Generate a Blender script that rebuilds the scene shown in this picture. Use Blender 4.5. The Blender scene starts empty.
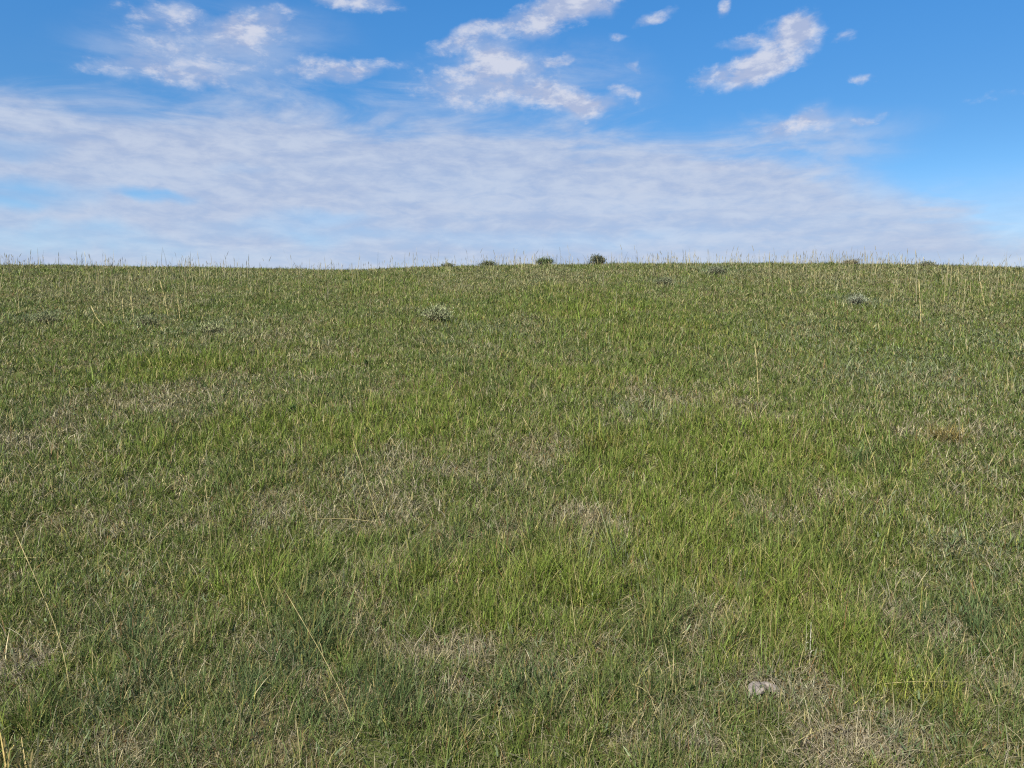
import bpy, math
import numpy as np

rng = np.random.default_rng(11)
scene = bpy.context.scene
COL = scene.collection
R = math.radians

# ------------------------------------------------------------------ camera
W, H = 1024, 768
FPX = 773.0
PITCH = R(4.0)
CAM_Z = 2.25
cam_d = bpy.data.cameras.new('camera')
cam_d.sensor_width = 36.0
cam_d.lens = 36.0 * FPX / W
cam_d.clip_start = 0.05
cam_d.clip_end = 20000.0
cam = bpy.data.objects.new('camera', cam_d)
COL.objects.link(cam)
cam.location = (0, 0, CAM_Z)
cam.rotation_euler = (math.pi / 2 - PITCH, 0, 0)
scene.camera = cam


def ray(px, py):
    """direction of the photograph's pixel in the world"""
    cx, cy = (px - W / 2) / FPX, (H / 2 - py) / FPX
    d = np.array([cx, math.cos(PITCH) + cy * math.sin(PITCH), -math.sin(PITCH) + cy * math.cos(PITCH)])
    return d


# ------------------------------------------------------------------ noise
def _hash(ix, iy, seed):
    h = (ix.astype(np.int64) * 374761393 + iy.astype(np.int64) * 668265263 + seed * 974634777) & 0xFFFFFFFF
    h = ((h ^ (h >> 13)) * 1274126177) & 0xFFFFFFFF
    h = ((h ^ (h >> 16)) * 2246822519) & 0xFFFFFFFF
    return ((h ^ (h >> 15)) & 0xFFFFFF) / float(0xFFFFFF)


def vnoise(x, y, seed=0):
    x = np.asarray(x, float); y = np.asarray(y, float)
    ix, iy = np.floor(x), np.floor(y)
    fx, fy = x - ix, y - iy
    fx = fx * fx * fx * (fx * (fx * 6 - 15) + 10); fy = fy * fy * fy * (fy * (fy * 6 - 15) + 10)
    a, b = _hash(ix, iy, seed), _hash(ix + 1, iy, seed)
    c, d = _hash(ix, iy + 1, seed), _hash(ix + 1, iy + 1, seed)
    return (a * (1 - fx) + b * fx) * (1 - fy) + (c * (1 - fx) + d * fx) * fy


def fbm(x, y, seed=0, octv=4):
    s, a, t = 0.0, 0.5, 0.0
    for i in range(octv):
        s = s + a * vnoise(x * 2 ** i + 17.3 * i, y * 2 ** i - 9.1 * i, seed + 31 * i)
        t += a; a *= 0.55
    return s / t


def sstep(a, b, v):
    t = np.clip((v - a) / (b - a), 0, 1)
    return t * t * (3 - 2 * t)


# ------------------------------------------------------------------ terrain
SLOPE = 0.160


def hill(x, y):
    x = np.asarray(x, float); y = np.asarray(y, float)
    z = SLOPE * np.clip(y, 2.0, 22.0)
    u = np.clip(y - 22.0, 0, None)
    k = 0.0095
    ub = np.minimum(u, 27.0)                                  # the slope rolls over the crest ...
    z = z + SLOPE * ub - 0.5 * k * ub ** 2
    s_end = SLOPE - k * 27.0
    rest = np.clip(u - 27.0, 0, None)
    z = z + s_end * 60 * (1 - np.exp(-rest / 60))             # ... and settles on the plain behind
    # long undulation of the crest
    q = np.clip(y / 30.0, 0, 1)
    z = z + q * (0.10 + 0.13 * np.exp(-((x - 9) / 9) ** 2) - 0.13 * np.exp(-((x + 7) / 4.5) ** 2)
                 + 0.05 * np.exp(-((x + 19) / 4) ** 2) - 0.08 * np.exp(-((x - 21) / 4) ** 2))
    return z


def ground(x, y):
    x = np.asarray(x, float); y = np.asarray(y, float)
    near = np.exp(-(np.maximum(np.abs(x), np.abs(y)) / 120.0) ** 2)
    z = hill(x, y)
    z = z + near * (0.16 * (fbm(x / 3.2, y / 3.2, 5, 3) - 0.5) + (0.075 + .05 * sstep(20, 27, y)) * (fbm(x / 0.55, y / 0.55, 8, 3) - 0.5))
    return z


def at(px, py, lo=1.5, hi=60.0):
    """point on the ground seen at a pixel of the photograph (nearest hit)"""
    d = ray(px, py)
    t = np.linspace(lo, hi, 6000)
    p = np.array([0, 0, CAM_Z])[None] + d[None] * t[:, None]
    g = ground(p[:, 0], p[:, 1])
    hit = np.nonzero(p[:, 2] <= g)[0]
    if len(hit):
        i = hit[0]
        return np.array([p[i, 0], p[i, 1], g[i]])
    i = np.argmin(p[:, 2] - g)
    return np.array([p[i, 0], p[i, 1], g[i]])


# ------------------------------------------------------------------ mesh helpers
def raw_mesh(name, V, loops, starts, totals, cols=None, smooth=False):
    me = bpy.data.meshes.new(name)
    me.vertices.add(len(V)); me.loops.add(len(loops)); me.polygons.add(len(starts))
    me.vertices.foreach_set('co', np.ascontiguousarray(V, np.float32).ravel())
    me.loops.foreach_set('vertex_index', np.ascontiguousarray(loops, np.int32))
    me.polygons.foreach_set('loop_start', np.ascontiguousarray(starts, np.int32))
    me.polygons.foreach_set('loop_total', np.ascontiguousarray(totals, np.int32))
    if smooth:
        me.polygons.foreach_set('use_smooth', np.ones(len(starts), bool))
    if cols is not None:
        at_ = me.attributes.new('plant_colour', 'FLOAT_COLOR', 'POINT')
        c = np.ones((len(V), 4), np.float32); c[:, :3] = cols
        at_.data.foreach_set('color', c.ravel())
    me.update(calc_edges=True)
    return me


def link(name, me, mat, parent=None):
    o = bpy.data.objects.new(name, me)
    COL.objects.link(o)
    if mat is not None:
        me.materials.append(mat)
    if parent is not None:
        o.parent = parent
    return o


def tag(o, label=None, cat=None, group=None, kind=None):
    if label: o['label'] = label
    if cat: o['category'] = cat
    if group: o['group'] = group
    if kind: o['kind'] = kind
    return o


class Bag:
    """collects strips of the same vertex layout"""
    def __init__(self):
        self.V, self.C, self.L, self.S, self.T = [], [], [], [], []
        self.nv = 0; self.nl = 0

    def add(self, V, C, faces_per, nper):
        """V (N,nper,3); C (N,nper,3); faces_per = list of index tuples inside one strip"""
        N = V.shape[0]
        base = (np.arange(N) * nper + self.nv)[:, None]
        for f in faces_per:
            fl = np.array(f)[None] + base
            k = len(f)
            self.L.append(fl.ravel())
            self.S.append(np.arange(N) * k + self.nl)
            self.T.append(np.full(N, k))
            self.nl += N * k
        self.V.append(V.reshape(-1, 3)); self.C.append(C.reshape(-1, 3))
        self.nv += N * nper

    def mesh(self, name):
        return raw_mesh(name, np.concatenate(self.V), np.concatenate(self.L), np.concatenate(self.S),
                        np.concatenate(self.T), np.concatenate(self.C))


def blades(bag, P, phi, L, th0, th1, w, col, tipcol, twist, K):
    """bent tapering blades: root P, azimuth phi, length L, tilt from upright th0 (root) to th1 (tip)"""
    N = len(P)
    d = np.stack([np.cos(phi), np.sin(phi), np.zeros(N)], 1)
    a = phi + np.pi / 2 + twist
    side = np.stack([np.cos(a), np.sin(a), np.zeros(N)], 1)
    pts = [P]
    for i in range(K):
        t = (i + 0.5) / K
        th = th0 + (th1 - th0) * t
        step = (L / K)[:, None]
        p = pts[-1] + step * (d * np.sin(th)[:, None] + np.array([0, 0, 1.0])[None] * np.cos(th)[:, None])
        pts.append(p)
    V = np.zeros((N, 2 * K + 1, 3)); C = np.zeros((N, 2 * K + 1, 3))
    for i in range(K):
        t = i / K
        ww = (w * (1 - 0.55 * t ** 1.5) * (0.75 if i == 0 else 1.0))[:, None] * 0.5
        V[:, 2 * i] = pts[i] - side * ww
        V[:, 2 * i + 1] = pts[i] + side * ww
        c = col * (1 - t * t) + tipcol * (t * t)
        C[:, 2 * i] = c; C[:, 2 * i + 1] = c
    V[:, 2 * K] = pts[K]; C[:, 2 * K] = tipcol
    F = [(2 * i, 2 * i + 1, 2 * i + 3, 2 * i + 2) for i in range(K - 1)] + [(2 * K - 2, 2 * K - 1, 2 * K)]
    bag.add(V, C, F, 2 * K + 1)


# ------------------------------------------------------------------ materials
def new_mat(name):
    m = bpy.data.materials.new(name); m.use_nodes = True
    nt = m.node_tree; nt.nodes.clear()
    return m, nt


def plant_mat(name, transl=0.34, rough=0.55, spec=0.12, scale=40.0, var=0.35):
    m, nt = new_mat(name)
    N = nt.nodes.new; Lk = nt.links.new
    out = N('ShaderNodeOutputMaterial')
    at_ = N('ShaderNodeAttribute'); at_.attribute_name = 'plant_colour'
    tc = N('ShaderNodeTexCoord')
    ns = N('ShaderNodeTexNoise'); ns.inputs['Scale'].default_value = scale; ns.inputs['Detail'].default_value = 3
    Lk(tc.outputs['Object'], ns.inputs['Vector'])
    mr = N('ShaderNodeMapRange'); mr.inputs['From Min'].default_value = .3; mr.inputs['From Max'].default_value = .7
    mr.inputs['To Min'].default_value = 1 - var; mr.inputs['To Max'].default_value = 1 + var
    Lk(ns.outputs['Fac'], mr.inputs['Value'])
    hs = N('ShaderNodeHueSaturation'); Lk(at_.outputs['Color'], hs.inputs['Color']); Lk(mr.outputs['Result'], hs.inputs['Value'])
    pb = N('ShaderNodeBsdfPrincipled'); pb.inputs['Roughness'].default_value = rough
    pb.inputs['Specular IOR Level'].default_value = spec
    Lk(hs.outputs['Color'], pb.inputs['Base Color'])
    tr = N('ShaderNodeBsdfTranslucent'); Lk(hs.outputs['Color'], tr.inputs['Color'])
    mx = N('ShaderNodeMixShader'); mx.inputs['Fac'].default_value = transl
    Lk(pb.outputs[0], mx.inputs[1]); Lk(tr.outputs[0], mx.inputs[2]); Lk(mx.outputs[0], out.inputs['Surface'])
    return m


M_GRASS = plant_mat('grass_blades')
M_DRY = plant_mat('dry_straw', transl=0.2, rough=0.6, scale=25)
M_SAGE = plant_mat('sage_leaves', transl=0.12, rough=0.75, spec=0.15, scale=30)
M_WOOD = plant_mat('shrub_twigs', transl=0.0, rough=0.8, spec=0.15, scale=60)


def ground_mat():
    m, nt = new_mat('prairie_soil')
    N = nt.nodes.new; Lk = nt.links.new
    out = N('ShaderNodeOutputMaterial'); pb = N('ShaderNodeBsdfPrincipled')
    pb.inputs['Roughness'].default_value = 0.95; pb.inputs['Specular IOR Level'].default_value = 0.1
    tc = N('ShaderNodeTexCoord')
    n1 = N('ShaderNodeTexNoise'); n1.inputs['Scale'].default_value = 0.9; n1.inputs['Detail'].default_value = 6
    n2 = N('ShaderNodeTexNoise'); n2.inputs['Scale'].default_value = 28; n2.inputs['Detail'].default_value = 8; n2.inputs['Roughness'].default_value = .7
    Lk(tc.outputs['Object'], n1.inputs['Vector']); Lk(tc.outputs['Object'], n2.inputs['Vector'])
    r1 = N('ShaderNodeValToRGB')
    e = r1.color_ramp.elements
    e[0].position = .38; e[0].color = (.055, .074, .018, 1)
    e[1].position = .66; e[1].color = (.118, .100, .050, 1)
    x = e.new(.52); x.color = (.078, .084, .027, 1)
    Lk(n1.outputs['Fac'], r1.inputs['Fac'])
    r2 = N('ShaderNodeValToRGB'); e = r2.color_ramp.elements
    e[0].position = .32; e[0].color = (.42, .42, .40, 1); e[1].position = .68; e[1].color = (1.5, 1.45, 1.35, 1)
    Lk(n2.outputs['Fac'], r2.inputs['Fac'])
    mu = N('ShaderNodeMix'); mu.data_type = 'RGBA'; mu.blend_type = 'MULTIPLY'; mu.inputs['Factor'].default_value = 1
    Lk(r1.outputs['Color'], mu.inputs['A']); Lk(r2.outputs['Color'], mu.inputs['B'])
    Lk(mu.outputs['Result'], pb.inputs['Base Color'])
    bp = N('ShaderNodeBump'); bp.inputs['Strength'].default_value = .8; bp.inputs['Distance'].default_value = .03
    Lk(n2.outputs['Fac'], bp.inputs['Height']); Lk(bp.outputs['Normal'], pb.inputs['Normal'])
    Lk(pb.outputs[0], out.inputs['Surface'])
    return m


# ground sheet: fine where it is seen, coarse out to the horizon
def axis(lo, hi, step, far):
    fine = np.arange(lo, hi + 1e-6, step)
    g, s = [], step
    p = 0.0
    while p < far:
        s *= 1.13; p += s; g.append(p)
    g = np.array(g)
    return np.concatenate([(lo - g)[::-1], fine, hi + g])


gx = axis(-30, 30, 0.17, 5000); gy = axis(1.0, 44, 0.14, 5000)
XX, YY = np.meshgrid(gx, gy, indexing='ij')
ZZ = ground(XX, YY)
nx, ny = XX.shape
I = np.arange(nx * ny).reshape(nx, ny)
Q = np.stack([I[:-1, :-1], I[1:, :-1], I[1:, 1:], I[:-1, 1:]], -1).reshape(-1, 4)
gm = raw_mesh('ground', np.stack([XX, YY, ZZ], -1).reshape(-1, 3), Q.ravel(), np.arange(len(Q)) * 4, np.full(len(Q), 4), smooth=True)
tag(link('ground', gm, ground_mat()), kind='structure')

# ------------------------------------------------------------------ where each sort of plant grows
# (pixel centre of the patch in the photo, its half size there, strength) -> an ellipse on the ground
DRY = [(150, 402, 120, 22, .75), (300, 350, 60, 22, .55), (60, 292, 100, 14, .5), (150, 300, 60, 14, .55), (80, 535, 100, 28, .55),
       (170, 480, 50, 18, .6), (350, 515, 70, 18, .75), (375, 592, 32, 30, .75), (450, 655, 62, 17, 1.0), (590, 648, 26, 14, .75),
       (600, 520, 62, 18, .8), (535, 455, 40, 14, .5), (690, 402, 60, 18, .55), (930, 432, 80, 24, .6), (770, 515, 28, 13, 1.0),
       (900, 622, 60, 24, .85), (850, 745, 62, 30, 1.0), (18, 660, 44, 20, .95), (95, 622, 34, 20, .6), (708, 745, 24, 16, .8),
       (765, 684, 34, 16, .8), (1000, 505, 60, 40, .55), (470, 283, 60, 9, .6), (560, 277, 24, 7, .8), (820, 278, 90, 10, .6),
       (960, 320, 90, 30, .4), (275, 655, 36, 22, .6), (300, 690, 30, 16, .6), (120, 760, 60, 16, .7), (640, 745, 40, 18, .6),
       (1000, 690, 40, 30, .5), (240, 330, 60, 12, .45), (930, 270, 110, 9, .6), (660, 300, 60, 12, .35), (425, 470, 50, 14, .45),
       (20, 440, 60, 18, .4), (720, 620, 20, 12, .5), (860, 500, 60, 12, .5)]
LUSH = [(760, 455, 150, 55, .8), (640, 480, 80, 40, .6), (790, 600, 110, 55, .8), (880, 545, 70, 26, .6), (430, 430, 110, 36, .5),
        (500, 590, 120, 36, .75), (180, 370, 140, 16, .6), (290, 430, 120, 26, .6), (250, 590, 60, 34, .8), (700, 335, 100, 16, .5),
        (130, 460, 70, 20, .4), (560, 305, 120, 22, .55), (450, 740, 70, 24, .35), (930, 690, 44, 22, .7), (5, 735, 30, 30, .7),
        (560, 380, 120, 30, .4), (650, 560, 120, 40, .6), (860, 660, 40, 40, .5), (380, 285, 60, 8, .3)]
BLUE = [(110, 640, 50, 26, .8), (300, 650, 60, 30, .5), (400, 715, 150, 36, .6), (570, 690, 60, 30, .5), (870, 470, 36, 22, .8),
        (820, 715, 50, 20, .6), (960, 640, 70, 40, .5), (210, 400, 60, 20, .6), (40, 410, 50, 16, .5), (250, 475, 60, 22, .5),
        (640, 350, 90, 16, .5), (440, 555, 60, 14, .5), (150, 700, 100, 34, .6), (740, 560, 60, 20, .3), (960, 740, 60, 26, .5)]
SAGE = [(43, 317, 26, 6, .8), (147, 320, 26, 6, .9), (210, 328, 30, 6, .7), (857, 300, 26, 8, .8), (716, 271, 24, 5, .8),
        (650, 410, 40, 14, .5), (905, 372, 90, 26, .6), (665, 282, 20, 4, .8), (960, 540, 60, 40, .3), (620, 560, 30, 16, .4),
        (775, 700, 30, 12, .7), (780, 330, 60, 14, .4), (990, 340, 40, 26, .5), (500, 330, 70, 10, .35)]


def ellipses(lst):
    out = []
    for px, py, rx, ry, a in lst:
        p0 = at(px, min(max(py, 268), 900))
        pt, pb = at(px, max(py - ry, 266)), at(px, py + ry)
        r = math.hypot(p0[1], p0[2] - CAM_Z)
        out.append((p0[0], p0[1], rx * r / FPX, max(0.5 * (pt[1] - pb[1]), rx * r / FPX * .5), a))
    return out


def field(lst, x, y, seed):
    wx = 0.5 * (fbm(x / .5, y / .5, seed, 3) - .5); wy = 0.9 * (fbm(x / .5, y / .5, seed + 7, 3) - .5)
    f = np.zeros_like(x)
    for cx, cy, rx, ry, a in lst:
        q = ((x + wx * min(1, rx) * 1.6 - cx) / rx) ** 2 + ((y + wy * min(1, ry) * 1.6 - cy) / ry) ** 2
        f = f + a * np.exp(-q * 1.1)
    return np.clip(f, 0, 1.2)


E_DRY, E_LUSH, E_BLUE, E_SAGE = ellipses(DRY), ellipses(LUSH), ellipses(BLUE), ellipses(SAGE)


# ------------------------------------------------------------------ the grass itself
def spread(n_at4, cap_y, p, ymin, ymax, clump=0.0, clump_r=0.05, per=9):
    """points on the slope, thinning with distance (blades get wider instead)"""
    yy = np.linspace(ymin, ymax, 4000)
    wid = 2 * (0.71 * yy + 1.1)
    dens = n_at4 * np.where(yy < cap_y, 1.0, (cap_y / np.maximum(yy, cap_y)) ** p)
    cdf = np.cumsum(dens * wid) * (yy[1] - yy[0])
    n = int(cdf[-1])
    nc = max(1, int(n / per)) if clump else n
    u = rng.random(nc) * cdf[-1]
    y = np.interp(u, cdf, yy)
    x = (rng.random(nc) * 2 - 1) * (0.71 * y + 1.1)
    if not clump:
        return x, y, np.zeros(nc), np.zeros(nc)
    idx = rng.integers(0, nc, n)
    rr = clump_r * (0.6 + 0.8 * rng.random(nc))[idx] * np.sqrt(y[idx] / 4).clip(1, 2.2)
    dx, dy = rng.normal(0, 1, n) * rr, rng.normal(0, 1, n) * rr
    free = rng.random(n) > clump
    u = rng.random(n) * cdf[-1]
    y2 = np.interp(u, cdf, yy); x2 = (rng.random(n) * 2 - 1) * (0.71 * y2 + 1.1)
    X = np.where(free, x2, x[idx] + dx); Y = np.where(free, y2, y[idx] + dy)
    return X, Y, np.where(free, 0, dx / rr), np.where(free, 0, dy / rr)


C_LUSH = np.array([.120, .172, .022]); C_MID = np.array([.092, .134, .027]); C_BLUE = np.array([.052, .094, .040])
C_TAN = np.array([.34, .285, .125]); C_GREY = np.array([.25, .225, .15]); C_SAGE = np.array([.165, .19, .10])
C_YEL = np.array([.21, .20, .05]); C_RUST = np.array([.20, .115, .05])


def grow(bag, x, y, ox, oy, kind):
    n = len(x)
    dist = np.sqrt(x * x + y * y)
    dry, lush, blue, sage = (field(e, x, y, s) for e, s in ((E_DRY, 1), (E_LUSH, 2), (E_BLUE, 3), (E_SAGE, 4)))
    big = fbm(x / 1.3, y / 2.0, 61, 4); fine = fbm(x / .35, y / .5, 67, 3)
    tus = fbm(x / .13, y / .17, 101, 2); tus2 = fbm(x / .2, y / .26, 107, 2)      # single tussocks
    far = sstep(14, 28, y)
    dry, lush, sage = dry * 1.25, lush * 1.2, sage * 1.3
    dry = np.clip(dry + 1.3 * (big - .56) + .9 * (fine - .5) + .45 * (tus2 - .5) + far * (.16 + 1.3 * (fbm(x / 2.8, y / 1.3, 83, 3) - .5)), 0, 1.2)
    lush = np.clip(lush + 1.2 * (fbm(x / 1.1, y / 1.6, 71, 3) - .55) + .7 * (tus - .5), 0, 1.2)
    blue = np.clip(blue + .35 * (1 - sstep(3.4, 6.0, y)) + .5 * far * (fbm(x / 2.2, y / 1.1, 87, 3) - .45) + 1.5 * (fbm(x / .9, y / 1.3, 77, 3) - .58) + 1.0 * (tus2 - .55), 0, 1.2)
    z = ground(x, y)
    P = np.stack([x, y, z - .004], 1)
    r = rng.random(n)
    wmin = 0.00105 * dist * (1 - .22 * sstep(12, 22, y))                                    # about half a pixel
    if kind == 'green':
        keep = rng.random(n) < np.clip(1.05 - .72 * dry - .25 * sage + .25 * lush, .12, 1) * (.55 + .9 * fine) * np.clip(-.05 + 2.3 * tus, .2, 1.7)
        lw = np.clip(lush * 1.1, 0, 1)[:, None]; bw = np.clip(blue, 0, 1)[:, None]
        col = C_MID * (1 - lw) + C_LUSH * lw
        col = col * (1 - .8 * bw) + C_BLUE * .8 * bw
        t = rng.random(n)
        col = np.where((t < .06 + .10 * lush)[:, None], C_YEL, col)
        col = np.where(((t > .90 - .2 * dry))[:, None], C_TAN * .8, col)
        col = np.where(((t > .862) & (t < .872))[:, None], C_RUST, col)
        col = np.where((rng.random(n) < .5 * sage)[:, None], C_SAGE, col)
        col = col * np.exp(rng.normal(0, .22, n))[:, None]
        L = (.062 + .05 * lush - .02 * dry + .025 * blue) * np.exp(rng.normal(0, .38, n)) * (.8 + .5 * big) * (.55 + .9 * tus)
        L = L * (1 + .05 * far)
        phi = np.where(ox == 0, rng.random(n) * 2 * np.pi, np.arctan2(oy, ox) + rng.normal(0, .6, n))
        th0 = np.abs(rng.normal(.18, .26, n)); th1 = th0 + np.abs(rng.normal(.55, .6, n))
        w = np.maximum(.0032 * np.exp(rng.normal(0, .25, n)), wmin * (.7 + .5 * rng.random(n)))
        tip = col * .75 + C_TAN * .25 * (.5 + rng.random(n))[:, None]
    elif kind == 'dry':
        keep = rng.random(n) < np.clip(.27 + 1.15 * dry + .12 * far - .28 * lush, .07, 1)
        t = rng.random(n)[:, None]
        gw = np.clip(1.2 - .75 * y / 20 + .5 * (fine - .5), 0.15, 1)[:, None]
        col = (C_TAN * t + C_GREY * (1 - t)) * (1 - .5 * gw) + C_GREY * .5 * gw
        col = np.where((rng.random(n) < .03)[:, None], C_RUST * .9, col)
        col = np.where((rng.random(n) < .4 * sage)[:, None], C_SAGE, col)
        fm = (.30 * sstep(8, 16, y))[:, None]
        col = col * (1 - fm) + C_MID * 1.2 * fm
        col = col * np.exp(rng.normal(-.14, .27, n))[:, None]
        L = .08 * np.exp(rng.normal(0, .4, n)) * (1 + .3 * far)
        phi = np.where(ox == 0, rng.random(n) * 2 * np.pi, np.arctan2(oy, ox) + rng.normal(0, .9, n))
        th0 = np.abs(rng.normal(.45, .35, n)); th1 = th0 + np.abs(rng.normal(.9, .6, n))
        w = np.maximum(.0032 * np.exp(rng.normal(0, .25, n)), wmin * (.75 + .5 * rng.random(n)))
        tip = col
    elif kind == 'forb':                                      # small broad grey green leaves
        keep = rng.random(n) < np.clip(.10 + .9 * sage + .9 * (fine - .5), .03, 1)
        t = rng.random(n)[:, None]
        col = (C_SAGE * t + np.array([.085, .12, .045]) * (1 - t)) * np.exp(rng.normal(0, .22, n))[:, None]
        L = .036 * np.exp(rng.normal(0, .3, n)) * (1 + .9 * far)
        phi = np.where(ox == 0, rng.random(n) * 2 * np.pi, np.arctan2(oy, ox) + rng.normal(0, .5, n))
        P[:, 2] += .015 + .05 * rng.random(n)
        th0 = np.abs(rng.normal(.6, .3, n)); th1 = th0 + np.abs(rng.normal(.4, .3, n))
        w = np.maximum(.008 * np.exp(rng.normal(0, .25, n)), wmin)
        tip = col * 1.05
    else:                                                     # litter lying on the soil
        keep = rng.random(n) < np.clip(.45 + .6 * dry, 0, 1)
        t = rng.random(n)[:, None]
        col = C_TAN * t * .8 + C_GREY * (1 - t) * .8
        col = np.where((rng.random(n) < .15)[:, None], C_RUST * .6, col)
        col = col * np.exp(rng.normal(-.25, .35, n))[:, None]
        L = .07 * np.exp(rng.normal(0, .4, n))
        phi = rng.random(n) * 2 * np.pi
        th0 = rng.normal(1.25, .15, n); th1 = th0 + rng.normal(.25, .25, n)
        w = np.maximum(.0024, wmin * .9)
        P[:, 2] += .012 + .02 * rng.random(n)
        tip = col
    if kind == 'dry':
        w = np.maximum(w * np.interp(dist, [4, 9], [.66, .80]), .8 * wmin * .7)
    tw = rng.normal(0, .7, n)
    K = np.where(dist < 8, 3, 2)
    if kind == 'dry':
        K = np.where(dist < 9, 4, 2)
    if kind == 'litter':
        K = np.full(n, 2)
    for k in np.unique(K):
        s = keep & (K == k)
        blades(bag, P[s], phi[s], L[s], th0[s], th1[s], w[s], col[s], tip[s], tw[s], int(k))


DENS = 1.0
YMAX = 40
g = Bag()
grow(g, *spread(8600 * DENS, 4.0, 1.75, 2.3, YMAX, clump=.55, clump_r=.04, per=11), 'green')
grow(g, *spread(1500 * DENS, 4.0, 1.4, 2.3, YMAX, clump=.9, clump_r=.045, per=16), 'forb')
tag(link('grass', g.mesh('grass'), M_GRASS), kind='stuff', label='short green prairie grass covering the slope', cat='grass')
g = Bag()
grow(g, *spread(6200 * DENS, 4.0, 1.7, 2.3, YMAX, clump=.6, clump_r=.05, per=14), 'dry')
grow(g, *spread(3200 * DENS, 4.0, 1.9, 2.3, 30, 0), 'litter')
tag(link('dry_grass', g.mesh('dry_grass'), M_DRY), kind='stuff', label='tan and grey dead grass matted among the green', cat='dry grass')


# tall bleached stems: too many to count along the crest
def stems(bag, x, y, Hh, spread_=.25):
    n = len(x)
    dist = np.sqrt(x * x + y * y)
    P = np.stack([x, y, ground(x, y) - .005], 1)
    phi = rng.random(n) * 2 * np.pi
    th0 = np.abs(rng.normal(0, .1, n)); th1 = th0 + np.abs(rng.normal(.1, spread_, n))
    t = rng.random(n)[:, None]
    col = (C_TAN * 1.05 * t + C_GREY * .95 * (1 - t)) * np.exp(rng.normal(0, .2, n))[:, None]
    w = np.maximum(.0022, .00035 * dist * (.7 + .6 * rng.random(n)))
    blades(bag, P, phi, Hh, th0, th1, w, col, col, rng.normal(0, .4, n), 5)
    # narrow seed head riding on the upper third
    m = rng.random(n) < .6
    s = .68
    th = th0 + (th1 - th0) * s * .5
    d = np.stack([np.cos(phi) * np.sin(th), np.sin(phi) * np.sin(th), np.cos(th)], 1)
    Ph = P + d * (Hh * s)[:, None]
    thh = th0 + (th1 - th0) * .8
    for dphi in (0., 1.6):
        blades(bag, Ph[m], phi[m] + dphi * 0, Hh[m] * .26, thh[m], thh[m] + .1, w[m] * 1.5, col[m] * .85, col[m] * .85,
               np.full(m.sum(), dphi), 3)


g = Bag()
n = 7500
y = 15 + 21 * rng.random(n) ** .75; x = (rng.random(n) * 2 - 1) * (.71 * y + 1)
cl = fbm(x / 2.2, y / 2.2, 91, 3)
lr = .75 * np.exp(-((x + 10) / 4) ** 2 - ((y - 21) / 5) ** 2) + .5 * np.exp(-((x - 12) / 7) ** 2) + .3 * np.exp(-((x + 1.5) / 2) ** 2 - ((y - 17) / 3) ** 2) + .2
k = rng.random(n) < np.clip((cl - .36) * 3.2, .03, 1) * (lr + .45 * sstep(26, 30, y))
x, y = x[k], y[k]
stems(g, x, y, (.42 * np.exp(rng.normal(0, .34, len(x)))).clip(.15, .95))
n = 260
y = 3.4 + 13 * rng.random(n); x = (rng.random(n) * 2 - 1) * (.71 * y + 1)
stems(g, x, y, .25 * np.exp(rng.normal(0, .3, n)), .6)
tag(link('tall_grass', g.mesh('tall_grass'), M_DRY), kind='stuff', label='thin bleached grass stems standing up along the crest', cat='tall grass')


# ------------------------------------------------------------------ single things
def tube(bag, pts, rad, col, sides=5):
    """closed tapering tube along pts (n,3), radii (n)"""
    pts = np.asarray(pts, float); n = len(pts)
    tg = np.gradient(pts, axis=0); tg /= np.linalg.norm(tg, axis=1)[:, None] + 1e-9
    up = np.array([.31, .17, .93]); up /= np.linalg.norm(up)
    a = np.cross(tg, up); a /= np.linalg.norm(a, axis=1)[:, None] + 1e-9
    b = np.cross(tg, a)
    ang = np.arange(sides) / sides * 2 * np.pi
    V = pts[:, None] + np.asarray(rad)[:, None, None] * (a[:, None] * np.cos(ang)[None, :, None] + b[:, None] * np.sin(ang)[None, :, None])
    F = []
    for i in range(n - 1):
        for j in range(sides):
            k = (j + 1) % sides
            F.append((i * sides + j, i * sides + k, (i + 1) * sides + k, (i + 1) * sides + j))
    F.append(tuple(range(sides))[::-1]); F.append(tuple((n - 1) * sides + j for j in range(sides)))
    V = V.reshape(1, -1, 3)
    C = np.broadcast_to(np.asarray(col)[None, None], V.shape).copy()
    bag.add(V, C, F, n * sides)


def root_empty(name, loc):
    o = bpy.data.objects.new(name, None); COL.objects.link(o)
    o.empty_display_size = .1; o.location = loc
    return o


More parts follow.
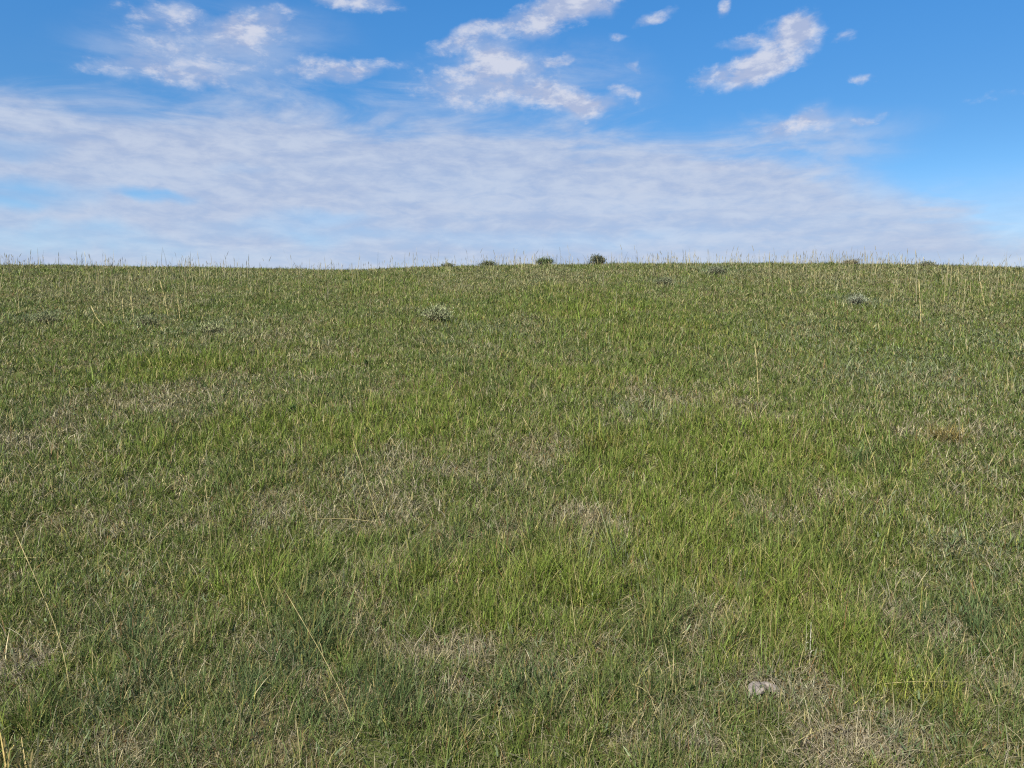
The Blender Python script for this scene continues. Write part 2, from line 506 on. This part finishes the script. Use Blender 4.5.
def sagebrush(px, py, wpx, hpx, label, leaf_col, n_leaf=1500, name='sagebrush', depth=None, sink=0.0, cat='shrub', group=None, loose=1.0, p=None):
    rg = np.random.default_rng(int(px * 7 + py))
    if p is None:
        p = at(px, py)
    dist = math.hypot(p[1], p[2] - CAM_Z)
    rx = .5 * wpx * dist / FPX; hz = hpx * dist / FPX
    root = tag(root_empty(name, (p[0], p[1], p[2] - sink)), label, cat, group)
    # branches fan out from the base
    br = Bag(); tips = []
    for i in range(22):
        a = rg.random() * 2 * np.pi; s = rg.random() ** .5
        tip = np.array([rx * .92 * s * math.cos(a), rx * .7 * s * math.sin(a), hz * (1 - .55 * s * s) * (.8 + .3 * rg.random())])
        t = np.linspace(0, 1, 6)[:, None]
        pts = np.array([0, 0, -.02]) + (tip + [0, 0, .02]) * np.concatenate([t ** 1.05, t ** 1.05, t ** .8], 1) + rg.normal(0, .02 * rx, (6, 3)) * t
        tube(br, pts, np.linspace(.009, .0025, 6) * (1 + rx), np.array([.13, .10, .075]), 5)
        tips.append(tip)
        for q in range(2):
            b0 = pts[3 + q]; e = b0 + rg.normal(0, .18 * rx, 3) + [0, 0, .12 * hz]
            tips.append(e)
            tube(br, np.linspace(b0, e, 3), [.004, .003, .0015], np.array([.15, .12, .09]), 4)
    link('stem', br.mesh('stem'), M_WOOD, root)
    lf = Bag()
    tips = np.array(tips)
    lobes = rg.integers(0, len(tips), n_leaf)
    c = tips[lobes] + rg.normal(0, 1, (n_leaf, 3)) * np.array([.15 * rx, .15 * rx, .11 * hz]) * loose
    c -= np.abs(rg.normal(0, .16, n_leaf))[:, None] * tips[lobes] * .8
    c[:, 2] = np.maximum(c[:, 2], .01)
    col = np.asarray(leaf_col)[None] * np.exp(rg.normal(0, .25, n_leaf))[:, None] * np.exp(rg.normal(0, .22, len(tips)))[lobes][:, None]
    sz = np.maximum(.022, .0011 * dist) * (0.7 + .6 * rg.random(n_leaf))
    th0 = np.abs(rg.normal(.5, .5, n_leaf))
    blades(lf, c, rg.random(n_leaf) * 2 * np.pi, sz * 1.6, th0, th0 + .3, sz * .55, col, col * 1.1, rg.normal(0, .5, n_leaf), 2)
    link('foliage', lf.mesh('foliage'), M_SAGE, root)
    return root


def crest_point(px, back=0.0):
    """the spot on the crest line under a pixel column"""
    lo = 240.0
    for py in np.arange(250, 280, .25):
        d = ray(px, py)
        t = np.linspace(15, 50, 3000)
        q = np.array([0, 0, CAM_Z])[None] + d[None] * t[:, None]
        gz = ground(q[:, 0], q[:, 1])
        h = np.nonzero(q[:, 2] <= gz)[0]
        if len(h):
            i = h[0]
            s = 1 + back / q[i, 1]
            X, Y = q[i, 0] * s, q[i, 1] * s
            return np.array([X, Y, float(ground(X, Y))])


SG_D = (.072, .084, .05); SG_M = (.085, .105, .06); SG_G = (.22, .235, .12)
sagebrush(598, 0, 18, 11.5, 'dark rounded bush standing highest above the skyline', SG_D, 3200, p=crest_point(598, .2), loose=1.05, sink=.10)
sagebrush(545, 0, 20, 6.5, 'low round green bush on the skyline left of the dark bush', (.095, .12, .045), 1900, p=crest_point(545, .1))
sagebrush(488, 0, 19, 5, 'small brownish green bush on the skyline, second left of the dark bush', (.10, .11, .05), 1300, loose=1.3, p=crest_point(488, .2))
sagebrush(449, 0, 15, 4, 'flat little bush on the skyline above the silvery sagebrush', (.10, .11, .055), 1000, loose=1.3, p=crest_point(449, .2))
sagebrush(926, 0, 19, 3.8, 'low grey bush on the skyline towards the right end', (.14, .145, .085), 1000, loose=1.4, p=crest_point(926, .2))
sagebrush(851, 0, 16, 3.8, 'small brown bush on the crest among tall pale stems', (.15, .135, .08), 900, loose=1.4, p=crest_point(851, .1))
sagebrush(436, 322, 32, 14, 'silvery grey sagebrush mound on the upper slope near the middle', SG_G, 2200, loose=1.5)
sagebrush(665, 285, 20, 6.5, 'dark grey shrub low on the slope just below the crest', (.125, .135, .07), 1300, loose=1.3)
sagebrush(45, 324, 26, 9, 'dusky grey sagebrush at the far left of the upper slope', (.155, .165, .075), 1100, loose=1.6)
sagebrush(147, 326, 24, 8, 'grey sagebrush at the foot of the tall pale stalks', (.16, .17, .08), 1100, loose=1.6)
sagebrush(212, 333, 30, 8, 'faint olive grey sagebrush right of the tall pale stalks', (.18, .19, .085), 1100, loose=1.6)
sagebrush(716, 275, 20, 7, 'grey green shrub close under the crest right of the dark bush', (.15, .16, .095), 1100, loose=1.5)
sagebrush(857, 306, 22, 10, 'pale blue grey sagebrush on the right of the upper slope', (.20, .215, .14), 1300, loose=1.7)
sagebrush(293, 416, 9, 8, 'tiny dark green weed in the yellowish grass left of the middle', (.06, .095, .028), 260, name='weed', cat='weed', loose=1.2)
sagebrush(366, 367, 6, 6, 'tiny dark weed dot on the slope below the silvery sagebrush', (.06, .09, .03), 200, name='weed', cat='weed', loose=1.2)


def stalk(pts_px, label, wpx=1.0, lean=.12, lay=False, col=None, cat='grass stalk', head=True, name='dry_stalk'):
    """single dry stem; pts_px run from its root to its tip in the photograph"""
    p0 = at(*pts_px[0])
    dist = float(np.linalg.norm(p0 - [0, 0, CAM_Z]))
    P = [p0 - [0, 0, .01]]
    n = len(pts_px)
    span = sum(math.dist(pts_px[i], pts_px[i + 1]) for i in range(n - 1)) * dist / FPX
    run = 0
    for i in range(1, n):
        run += math.dist(pts_px[i - 1], pts_px[i]) * dist / FPX
        d = ray(*pts_px[i])
        if lay:
            g_ = at(*pts_px[i]); q = g_ - d / np.linalg.norm(d) * .16
        else:
            yy = p0[1] + lean * span * (run / span) ** 1.4
            q = np.array([0, 0, CAM_Z]) + d * (yy / d[1])
            q[2] = max(q[2], float(ground(q[0], q[1])) + .02)
        P.append(q)
    if lay:
        d = ray(*pts_px[0]); P[0] = p0 - d / np.linalg.norm(d) * .12
    P = np.array(P)
    s = np.concatenate([[0], np.cumsum(np.linalg.norm(np.diff(P, axis=0), axis=1))])
    u = np.linspace(0, s[-1], 18)
    C = np.stack([np.interp(u, s, P[:, i]) for i in range(3)], 1)
    for _ in range(2):
        C[1:-1] = .25 * C[:-2] + .5 * C[1:-1] + .25 * C[2:]
    C -= P[0]
    rg = np.random.default_rng(int(pts_px[0][0] * 13 + pts_px[0][1]))
    if not lay:
        for kk in rg.integers(4, 15, 2):                     # kinks at the nodes
            C[kk:] += rg.normal(0, .012 * s[-1], 3) * np.linspace(.3, 1, 18 - kk)[:, None]
    rad = .5 * .54 * wpx * dist / FPX * np.interp(np.linspace(0, 1, 18), [0, .6, 1], [1, .85, .45])
    c = np.asarray(col if col is not None else C_TAN * 1.05)
    root = tag(root_empty(name, P[0]), label, cat)
    b = Bag(); tube(b, C, rad, c, 5)
    for f in (.33, .62):                                     # nodes of the stem
        i = int(f * 17)
        tube(b, C[i:i + 2] * np.array([1, 1, 1]), [rad[i] * 1.5, rad[i] * 1.3], c * .7, 5)
    link('stem', b.mesh('stem'), M_DRY, root)
    for j in ([4, 8] if dist < 5.5 else []):                 # dead leaf blades left on the stem
        b = Bag()
        blades(b, C[j:j + 1], np.array([rg.random() * 6.28]), np.array([.10 * s[-1] + .02]), np.array([.5]), np.array([1.8 + .5 * rg.random()]),
               np.array([.8 * wpx * dist / FPX]), c[None] * .85, c[None], np.array([.3]), 5)
        link('leaf', b.mesh('leaf'), M_DRY, root)
    if head:
        b = Bag()
        tube(b, C[12:], rad[12] * np.array([.9, 1.9, 2.1, 1.8, 1.2, .4]), c * .9, 6)
        link('seed_head', b.mesh('seed_head'), M_DRY, root)
    return root


stalk([(71, 698), (66, 662), (56, 628), (44, 598), (30, 566), (12, 526)], 'long pale stalk with a kink leaning left in the lower left corner area', 1.05, .75)
stalk([(360, 740), (345, 700), (322, 655), (300, 618), (281, 586)], 'longest straight pale stalk leaning left in the lower middle left', 1.0, .75)
stalk([(273, 652), (266, 610), (253, 570)], 'thin dull stalk parallel to the longest one, to its left', .9, .5)
stalk([(177, 592), (168, 560)], 'short thin stalk in bright grass right of the kinked stalk', .9, .3)
stalk([(141, 554), (156, 536), (174, 517)], 'pale stalk leaning right below the tan tuft on the left', 1.2, .4)
stalk([(211, 548), (209, 515), (205, 484)], 'upright thin stalk beside the right leaning pale one', 1.0, .3)
stalk([(384, 530), (373, 503), (363, 470), (353, 438)], 'long thin stalk leaning left at the edge of the dry band', 1.0, .5)
stalk([(540, 455), (534, 436), (524, 415)], 'pale stalk leaning left near the middle of the meadow', 1.1, .3)
stalk([(431, 364), (422, 342)], 'thin yellowish stalk below the silvery sagebrush', .9, .2)
stalk([(759, 400), (757, 372), (755, 342)], 'tall pale stalk with a bright top right of the middle', 1.62, .1, col=C_TAN * 1.3)
stalk([(732, 405), (730, 380), (727, 355)], 'fainter tall stalk left of the one with a bright top', .9, .1)
stalk([(878, 484), (874, 460), (866, 428)], 'thin stalk leaning left in grey grass at the right', 1.0, .3)
stalk([(849, 545), (848, 527), (846, 508)], 'upright cream stalk below the stalk in grey grass', 1.2, .15)
stalk([(796, 531), (797, 525), (800, 521), (804, 519)], 'short hooked white straw beside the dry tuft', 1.9, .1, head=False, col=(.55, .52, .42))
stalk([(810, 661), (810, 642), (811, 622)], 'short white upright straw above and right of the stones', 1.3, .1, head=False, col=(.5, .47, .36))
stalk([(884, 684), (915, 682), (945, 683), (974, 683)], 'straw lying level across the yellow green tufts', .8, lay=True, head=False)
stalk([(792, 745), (810, 735), (829, 727)], 'straw lying aslant at the bottom beside the big grey mat', 1.2, lay=True, head=False)
stalk([(664, 713), (652, 697), (643, 688), (632, 684)], 'bowed cream straw in the lower middle left of the stones', 1.4, .3, head=False)
stalk([(0, 560), (20, 558), (44, 558)], 'pale straw lying level at the left edge', 1.4, lay=True, head=False)
stalk([(44, 378), (33, 355)], 'thin slanting stalk in green grass at the far left', .9, .2)
stalk([(286, 392), (272, 380), (257, 373)], 'bent straw lying in the tan patch left of the middle', 1.0, lay=True, head=False)
stalk([(321, 445), (305, 436), (290, 430)], 'pale bent straw below the tiny dark green weed', 1.1, lay=True, head=False)
stalk([(375, 522), (350, 519), (318, 519)], 'flat pale straw lying along the dry band', .9, lay=True, head=False)
stalk([(169, 319), (165, 300), (160, 279)], 'tallest of the pale stalks standing on the upper left slope', 1.49, .1, col=C_TAN * 1.3)
stalk([(180, 319), (178, 299)], 'shorter pale stalk right of the tallest one on the upper left', 1.49, .1, col=C_TAN * 1.3)
stalk([(134, 319), (131, 296)], 'pale stalk left of the tallest one on the upper left', 1.49, .1, col=C_TAN * 1.3)
stalk([(124, 319), (122, 299)], 'yellowish stalk beside two others on the upper left slope', 1.35, .1, col=C_TAN * 1.3)
stalk([(108, 330), (97, 318), (91, 305)], 'leaning stalk leftmost of the upper left pale stalks', 1.35, .2, col=C_TAN * 1.3)
stalk([(921, 327), (920, 302), (919, 279)], 'tall lone stalk on the upper right slope', 1.35, .1, col=C_TAN * 1.3)
stalk([(792, 297), (789, 280)], 'short pale stalk below the crest right of centre', 1.22, .1, col=C_TAN * 1.3)
stalk([(985, 308), (981, 282)], 'thin stalk near the right edge below the crest', 1.22, .1, col=C_TAN * 1.3)


def tuft(px, py, rpx, label, col, n=150, L=1.6, bend=1.5, name='dry_grass_tuft', cat='grass tuft', wpx=1.0, up=.35):
    rg = np.random.default_rng(int(px * 3 + py * 5))
    if name == 'dry_grass_tuft':
        n = int(n * 1.7); L *= .75; wpx *= .8; up += .25; col = np.asarray(col) * np.array([.92, .92, .84])
    p = at(px, py)
    dist = float(np.linalg.norm(p - [0, 0, CAM_Z]))
    r = rpx * dist / FPX
    b = Bag()
    a = rg.random(n) * 2 * np.pi; s = np.sqrt(rg.random(n)) * r * .8
    q = np.stack([s * np.cos(a), s * np.sin(a), np.zeros(n)], 1)
    q[:, 2] = ground(p[0] + q[:, 0], p[1] + q[:, 1]) - p[2]
    ph = a + rg.normal(0, 1.1, n)
    th0 = np.abs(rg.normal(up, .25, n)); th1 = th0 + np.abs(rg.normal(bend, .4, n))
    c = np.asarray(col)[None] * np.exp(rg.normal(0, .28, n))[:, None]
    blades(b, q, ph, r * L * .5 * np.exp(rg.normal(0, .35, n)), th0, th1 + .5 * (bend > 1), .72 * wpx * dist / FPX * (.6 + .6 * rg.random(n)), c, c, rg.normal(0, .6, n), 6)
    o = link(name, b.mesh(name), M_DRY)
    o.location = p
    return tag(o, label, cat)


tuft(709, 752, 20, 'arching pale grey tuft at the bottom left of the stones', (.30, .26, .19), 90, 2.0, 2.0, wpx=1.5)
tuft(762, 680, 17, 'brown grey tuft arching just behind the two stones', (.22, .18, .14), 80, 1.9, 1.9, wpx=1.3)
tuft(855, 762, 52, 'biggest grey brown dead tuft, at the bottom edge', (.27, .225, .165), 300, 1.1, 1.5, wpx=1.4)
tuft(800, 695, 26, 'loose grey tuft of curved straws right of the stones', (.26, .25, .18), 90, 1.6, 1.8, wpx=1.2)
tuft(598, 522, 20, 'sprawling straw coloured tuft in the middle dry band', (.36, .30, .17), 100, 1.6, 1.7, wpx=1.1)
tuft(656, 527, 16, 'arched straw tuft at the right end of the middle dry band', (.33, .27, .16), 80, 1.7, 1.8, wpx=1.1)
tuft(184, 487, 17, 'bright tan tuft of splayed straws left of the middle', (.40, .33, .17), 90, 1.5, 1.6, wpx=1.1)
tuft(79, 438, 8, 'small bright straw knot on the left slope', (.40, .34, .20), 50, 1.5, 1.6)
tuft(20, 668, 30, 'grey mauve dead tuft at the left edge', (.26, .215, .18), 180, 1.2, 1.5, wpx=1.2)
tuft(452, 662, 44, 'wide grey brown dead patch in the lower middle', (.25, .205, .155), 240, 1.0, 1.5, wpx=1.2)
tuft(773, 520, 20, 'dark grey withered tuft right of the middle', (.22, .19, .15), 130, 1.3, 1.4, wpx=1.1)
tuft(898, 632, 36, 'broad withered tuft with brown straws on the lower right', (.26, .21, .15), 200, 1.2, 1.5, wpx=1.2)
tuft(300, 700, 20, 'brownish dead tuft beside the longest straight stalk', (.27, .21, .155), 90, 1.5, 1.6, wpx=1.2)
tuft(945, 440, 18, 'rusty brown green tuft on the right slope', (.19, .145, .05), 130, 1.6, .5, wpx=1.1, up=.2)
tuft(604, 448, 24, 'dark reddish green upright tuft near the middle', (.14, .135, .03), 160, 1.6, .4, wpx=1.1, up=.15)
tuft(890, 700, 16, 'yellow green tuft left end of the level straw', (.17, .19, .035), 80, 1.9, .5, name='grass_tuft', wpx=1.3, up=.15)
tuft(934, 706, 18, 'yellowest tuft of grass under the level straw', (.20, .20, .045), 90, 1.9, .5, name='grass_tuft', wpx=1.3, up=.15)
tuft(4, 768, 18, 'clump of thick ochre stems in the bottom left corner', (.36, .27, .10), 26, 2.3, .35, name='grass_tuft', wpx=2.4, up=.1)
tuft(24, 776, 12, 'few thick ochre stems right of the corner clump', (.36, .28, .12), 12, 2.6, .3, name='grass_tuft', wpx=2.4, up=.08)


# ------------------------------------------------------------------ stones
def stone_mat():
    m, nt = new_mat('pale_stone')
    N = nt.nodes.new; Lk = nt.links.new
    out = N('ShaderNodeOutputMaterial'); pb = N('ShaderNodeBsdfPrincipled'); pb.inputs['Roughness'].default_value = .9
    tc = N('ShaderNodeTexCoord'); n1 = N('ShaderNodeTexNoise'); n1.inputs['Scale'].default_value = 22; n1.inputs['Detail'].default_value = 8
    Lk(tc.outputs['Object'], n1.inputs['Vector'])
    r = N('ShaderNodeValToRGB'); e = r.color_ramp.elements
    e[0].position = .3; e[0].color = (.10, .085, .07, 1); e[1].position = .7; e[1].color = (.25, .21, .175, 1)
    Lk(n1.outputs['Fac'], r.inputs['Fac']); Lk(r.outputs['Color'], pb.inputs['Base Color'])
    b = N('ShaderNodeBump'); b.inputs['Strength'].default_value = .5; b.inputs['Distance'].default_value = .01
    Lk(n1.outputs['Fac'], b.inputs['Height']); Lk(b.outputs['Normal'], pb.inputs['Normal']); Lk(pb.outputs[0], out.inputs['Surface'])
    return m


M_STONE = stone_mat()


def stone(px, py, wpx, hpx, label, seed):
    import bmesh
    p = at(px, py)
    dist = float(np.linalg.norm(p - [0, 0, CAM_Z]))
    rg = np.random.default_rng(seed)
    bm = bmesh.new(); bmesh.ops.create_icosphere(bm, subdivisions=4, radius=1)
    cuts = [(v / np.linalg.norm(v), .62 + .25 * rg.random()) for v in rg.normal(0, 1, (11, 3))]
    for v in bm.verts:
        c = np.array(v.co)
        for nrm, dd in cuts:
            k = c @ nrm
            if k > dd: c = c - nrm * (k - dd) * .9
        c *= 1 + .06 * math.sin(5 * c[0] + seed) * math.cos(4 * c[1]) + .02 * math.sin(13 * c[2] + 9 * c[0])
        v.co = c * np.array([.56 * wpx, .42 * wpx, .5 * hpx]) * dist / FPX
    me = bpy.data.meshes.new('stone'); bm.to_mesh(me); bm.free()
    o = link('stone', me, M_STONE)
    o.location = p + np.array([0, 0, .020]); o.rotation_euler = (.25, rg.normal(0, .1), rg.random() * 3)
    tag(o, label, 'stone')


stone(757, 694, 19, 9.5, 'pale pinkish stone half hidden in grass, left and larger of two', 4)
stone(771, 692, 15, 8.5, 'pale pinkish stone touching the larger one on its right', 9)

# ------------------------------------------------------------------ light
SUN_EL, SUN_AZ = R(48), R(210)                               # clockwise from +Y: behind the camera, to its left
sd = bpy.data.lights.new('sun', 'SUN'); sd.energy = 4.8; sd.angle = R(.53); sd.color = (1.0, .95, .87)
so = bpy.data.objects.new('sun', sd); COL.objects.link(so)
from mathutils import Vector
sv = Vector((math.sin(SUN_AZ) * math.cos(SUN_EL), math.cos(SUN_AZ) * math.cos(SUN_EL), math.sin(SUN_EL)))
so.rotation_euler = sv.to_track_quat('Z', 'Y').to_euler()
so.location = sv * 50

# ------------------------------------------------------------------ sky
wd = bpy.data.worlds.new('World'); scene.world = wd; wd.use_nodes = True
nt = wd.node_tree; nt.nodes.clear()
N = nt.nodes.new; Lk = nt.links.new


def val(s, sock):
    if isinstance(s, (int, float)):
        sock.default_value = s
    else:
        Lk(s, sock)


def mth(op, a, b=0.0, c=None, clamp=False):
    n_ = N('ShaderNodeMath'); n_.operation = op; n_.use_clamp = clamp
    val(a, n_.inputs[0]); val(b, n_.inputs[1])
    if c is not None: val(c, n_.inputs[2])
    return n_.outputs[0]


def smooth(v, a, b, lo=0.0, hi=1.0):
    n_ = N('ShaderNodeMapRange'); n_.interpolation_type = 'SMOOTHSTEP'
    val(v, n_.inputs['Value'])
    n_.inputs['From Min'].default_value = a; n_.inputs['From Max'].default_value = b
    n_.inputs['To Min'].default_value = lo; n_.inputs['To Max'].default_value = hi
    return n_.outputs['Result']


def noise(vec, scale, detail, rough=.55, dist=0.0, loc=(0, 0, 0), sc=(1, 1, 1)):
    mp = N('ShaderNodeMapping'); mp.inputs['Location'].default_value = loc; mp.inputs['Scale'].default_value = sc
    Lk(vec, mp.inputs['Vector'])
    n_ = N('ShaderNodeTexNoise'); n_.inputs['Scale'].default_value = scale; n_.inputs['Detail'].default_value = detail
    n_.inputs['Roughness'].default_value = rough; n_.inputs['Distortion'].default_value = dist
    Lk(mp.outputs[0], n_.inputs['Vector'])
    return n_.outputs['Fac']


sky = N('ShaderNodeTexSky'); sky.sky_type = 'NISHITA'; sky.sun_disc = False
sky.sun_elevation = SUN_EL; sky.sun_rotation = SUN_AZ
sky.air_density = 1.0; sky.dust_density = .3; sky.ozone_density = 2.5; sky.altitude = 900
hs = N('ShaderNodeHueSaturation'); hs.inputs['Saturation'].default_value = 1.33; hs.inputs['Value'].default_value = 1.27
Lk(sky.outputs[0], hs.inputs['Color'])


tc = N('ShaderNodeTexCoord'); sp = N('ShaderNodeSeparateXYZ'); Lk(tc.outputs['Generated'], sp.inputs[0])
az = mth('ARCTAN2', sp.outputs[0], sp.outputs[1])
el = mth('ARCSINE', sp.outputs[2])
Lk(smooth(el, .2, .42, 1.2, 1.5), hs.inputs['Value'])
ae = N('ShaderNodeCombineXYZ'); Lk(az, ae.inputs[0]); Lk(el, ae.inputs[1]); ae = ae.outputs[0]
zc = mth('MAXIMUM', mth('ADD', sp.outputs[2], .03), .03)
pl = N('ShaderNodeCombineXYZ')
Lk(mth('DIVIDE', sp.outputs[0], zc), pl.inputs[0]); Lk(mth('DIVIDE', sp.outputs[1], zc), pl.inputs[1]); pl = pl.outputs[0]


def azel(px, py):
    d = ray(px, py); d = d / np.linalg.norm(d)
    return math.atan2(d[0], d[1]), math.asin(d[2])


def blob(px, py, rx, ry, rot, amp, inner=.15):
    a, e = azel(px, py)
    mp = N('ShaderNodeMapping'); mp.vector_type = 'TEXTURE'
    mp.inputs['Location'].default_value = (a, e, 0); mp.inputs['Rotation'].default_value = (0, 0, R(rot))
    mp.inputs['Scale'].default_value = (rx / FPX, ry / FPX, 1)
    Lk(warped, mp.inputs['Vector'])
    ln = N('ShaderNodeVectorMath'); ln.operation = 'LENGTH'; Lk(mp.outputs[0], ln.inputs[0])
    return smooth(ln.outputs['Value'], inner, 1.0, amp, 0.0)


def total(lst):
    s = None
    for b in lst:
        o = blob(*b)
        s = o if s is None else mth('ADD', s, o)
    return s


# ragged outlines: the directions themselves are shifted a little by noise
wn = N('ShaderNodeTexNoise'); wn.inputs['Scale'].default_value = 14; wn.inputs['Detail'].default_value = 8
Lk(ae, wn.inputs['Vector'])
wv = N('ShaderNodeVectorMath'); wv.operation = 'SUBTRACT'; Lk(wn.outputs['Color'], wv.inputs[0]); wv.inputs[1].default_value = (.5, .5, .5)
ws = N('ShaderNodeVectorMath'); ws.operation = 'MULTIPLY'; Lk(wv.outputs[0], ws.inputs[0]); ws.inputs[1].default_value = (.085, .045, 0)
wa = N('ShaderNodeVectorMath'); wa.operation = 'ADD'; Lk(ae, wa.inputs[0]); Lk(ws.outputs[0], wa.inputs[1]); warped = wa.outputs[0]

cum = total([
    (350, 2, 60, 16, 0, 1.0), (540, 18, 90, 24, 12, 1.1), (590, 8, 50, 18, 5, .9), (455, 38, 55, 14, 14, .8), (335, 68, 75, 16, 4, 1.0),
    (205, 45, 120, 36, 10, .62), (160, 15, 60, 16, 5, .5), (250, 28, 60, 20, 15, .6), (115, 68, 60, 12, 0, .55), (190, 72, 60, 14, 0, .6),
    (500, 62, 70, 18, 5, .75), (490, 85, 120, 34, 0, .85), (590, 105, 55, 16, 3, 1.0), (555, 98, 80, 20, 0, .75), (626, 88, 16, 8, 0, .7),
    (785, 46, 54, 32, 15, 1.05), (742, 74, 62, 22, 8, 1.0), (790, 30, 26, 16, 0, .7), (738, 40, 26, 8, 5, .6), (724, 8, 16, 13, 30, .9),
    (655, 16, 26, 10, 0, .8), (615, 33, 24, 7, 0, .6), (560, 56, 28, 8, 0, .6), (636, 64, 12, 7, 0, .7), (858, 80, 22, 8, 0, .65),
    (850, 37, 26, 10, 25, .42), (790, 128, 60, 15, 5, .9), (860, 121, 34, 7, 0, .7), (1000, 98, 50, 8, 0, .4), (725, 165, 80, 14, 0, .5),
    (480, 50, 40, 14, 0, .6)])
cum = mth('MULTIPLY', cum, 1.14)
n_c = noise(ae, 21, 9, .62, .25, (3.1, 1.7, 0), (1, 1.9, 1))
n_f = noise(ae, 60, 6, .6, .1, (1.3, 5.7, 0), (1, 2.0, 1))
cumd = mth('ADD', cum, mth('MULTIPLY', mth('SUBTRACT', n_c, .5), 2.3))
cumd = mth('ADD', cumd, mth('MULTIPLY', mth('SUBTRACT', n_f, .5), 1.25))
cum_a = mth('MULTIPLY', smooth(cumd, .2, 1.5), smooth(cum, .02, .35))
softd = mth('ADD', cum, mth('MULTIPLY', mth('SUBTRACT', n_c, .5), 1.1))
soft_a = mth('MULTIPLY', mth('MULTIPLY', smooth(softd, .25, 1.05), smooth(cum, .02, .4)), .52)
cum_a = mth('MAXIMUM', cum_a, soft_a)

# the broad thin sheet: its upper edge falls from left to right
cr = N('ShaderNodeValToRGB'); cr.color_ramp.interpolation = 'EASE'
edge = [(-200, 56), (0, 58), (130, 66), (300, 76), (420, 84), (520, 92), (640, 104), (760, 116), (850, 134), (940, 164), (1024, 188), (1300, 200)]
els = cr.color_ramp.elements
while len(els) > 1: els.remove(els[0])
for i, (px, py) in enumerate(edge):
    a, e = azel(px, py)
    if i == 0:
        k = els[0]; k.position = (a + 1.0) / 2.0
    else:
        k = els.new((a + 1.0) / 2.0)
    k.color = (e, e, e, 1)
Lk(mth('DIVIDE', mth('ADD', az, 1.0), 2.0), cr.inputs['Fac'])
under = mth('SUBTRACT', cr.outputs['Color'], el)
n_s = noise(pl, .55, 8, .6, .4, (7.7, 2.1, 0), (.75, 1, 1))
n_s2 = noise(ae, 9, 8, .6, .5, (.7, 3.1, 0), (.62, 2.4, 1))
n_s3 = noise(ae, 34, 7, .62, .3, (2.7, 8.1, 0), (.7, 2.1, 1))
sh = mth('ADD', mth('MULTIPLY', under, 14.0), mth('MULTIPLY', mth('SUBTRACT', n_s2, .5), 2.4))
sheet = mth('MULTIPLY', smooth(sh, -.05, 1.0), mth('ADD', .95, mth('MULTIPLY', mth('SUBTRACT', n_s, .5), .3)))
holes = total([(10, 192, 80, 22, 0, .75), (150, 196, 55, 9, 0, .75), (0, 145, 60, 14, 0, .5), (330, 215, 70, 12, 0, .35), (60, 240, 130, 22, 0, .45),
               (960, 165, 110, 40, 0, .35), (300, 230, 140, 18, 0, .3), (1010, 225, 70, 18, 0, .12), (240, 165, 40, 8, 0, .15),
               (500, 240, 260, 14, 0, .2), (930, 130, 120, 60, 0, .9)])
holes = mth('MULTIPLY', holes, smooth(n_s2, .3, .62, .55, 1.15))
sheet = mth('MULTIPLY', sheet, mth('SUBTRACT', 1.0, holes, clamp=True))
sheet = mth('MULTIPLY', sheet, smooth(n_s3, .25, .62, .88, .97))
wisp = total([(905, 212, 90, 16, 0, .55), (930, 232, 110, 18, 0, .6), (820, 235, 120, 20, 0, .5), (800, 190, 110, 40, 0, .45), (960, 205, 90, 18, 0, .4), (700, 150, 110, 24, 0, .6), (530, 80, 150, 50, 0, .55), (800, 145, 130, 34, 0, .6), (210, 50, 160, 50, 8, .45)])
wisp = mth('MULTIPLY', wisp, smooth(n_s2, .3, .65))
sheet = mth('MAXIMUM', sheet, wisp)

# brightness: thick parts greyer below, thin brighter rims
lit = smooth(mth('ADD', mth('MULTIPLY', n_s3, .55), mth('MULTIPLY', n_s2, .45)), .35, .64)
mixs = N('ShaderNodeMix'); mixs.data_type = 'RGBA'
Lk(lit, mixs.inputs['Factor'])
mixs.inputs['A'].default_value = (3.5, 4.2, 5.9, 1); mixs.inputs['B'].default_value = (4.75, 5.35, 6.6, 1)
n_up = noise(ae, 21, 9, .62, .25, (3.1 + .012, 1.7 + .03, 0), (1, 1.9, 1))
slope_ = smooth(mth('SUBTRACT', n_c, n_up), -.10, .12)
mixc = N('ShaderNodeMix'); mixc.data_type = 'RGBA'; Lk(slope_, mixc.inputs['Factor'])
mixc.inputs['A'].default_value = (3.6, 4.2, 5.9, 1); mixc.inputs['B'].default_value = (5.6, 5.85, 6.8, 1)

veil = smooth(mth('ADD', el, mth('MULTIPLY', mth('SUBTRACT', n_s2, .5), .06)), .19, .07, 0.0, .62)
sheet = mth('MAXIMUM', sheet, veil)
m1 = N('ShaderNodeMix'); m1.data_type = 'RGBA'; Lk(sheet, m1.inputs['Factor']); Lk(hs.outputs[0], m1.inputs['A']); Lk(mixs.outputs['Result'], m1.inputs['B'])
m2 = N('ShaderNodeMix'); m2.data_type = 'RGBA'; Lk(mth('MULTIPLY', cum_a, .92), m2.inputs['Factor']); Lk(m1.outputs['Result'], m2.inputs['A']); Lk(mixc.outputs['Result'], m2.inputs['B'])
bg = N('ShaderNodeBackground'); bg.inputs['Strength'].default_value = .058
Lk(m2.outputs['Result'], bg.inputs['Color'])
wo = N('ShaderNodeOutputWorld'); Lk(bg.outputs[0], wo.inputs['Surface'])

# ------------------------------------------------------------------ render
scene.render.engine = 'CYCLES'
scene.view_settings.view_transform = 'Standard'
scene.view_settings.look = 'None'
scene.view_settings.exposure = 1.04
scene.view_settings.gamma = 1.0
scene.cycles.use_denoising = False
scene.cycles.filter_width = 1.2
scene.cycles.max_bounces = 6
scene.cycles.diffuse_bounces = 3
scene.cycles.transmission_bounces = 4
scene.render.resolution_x, scene.render.resolution_y = W, H
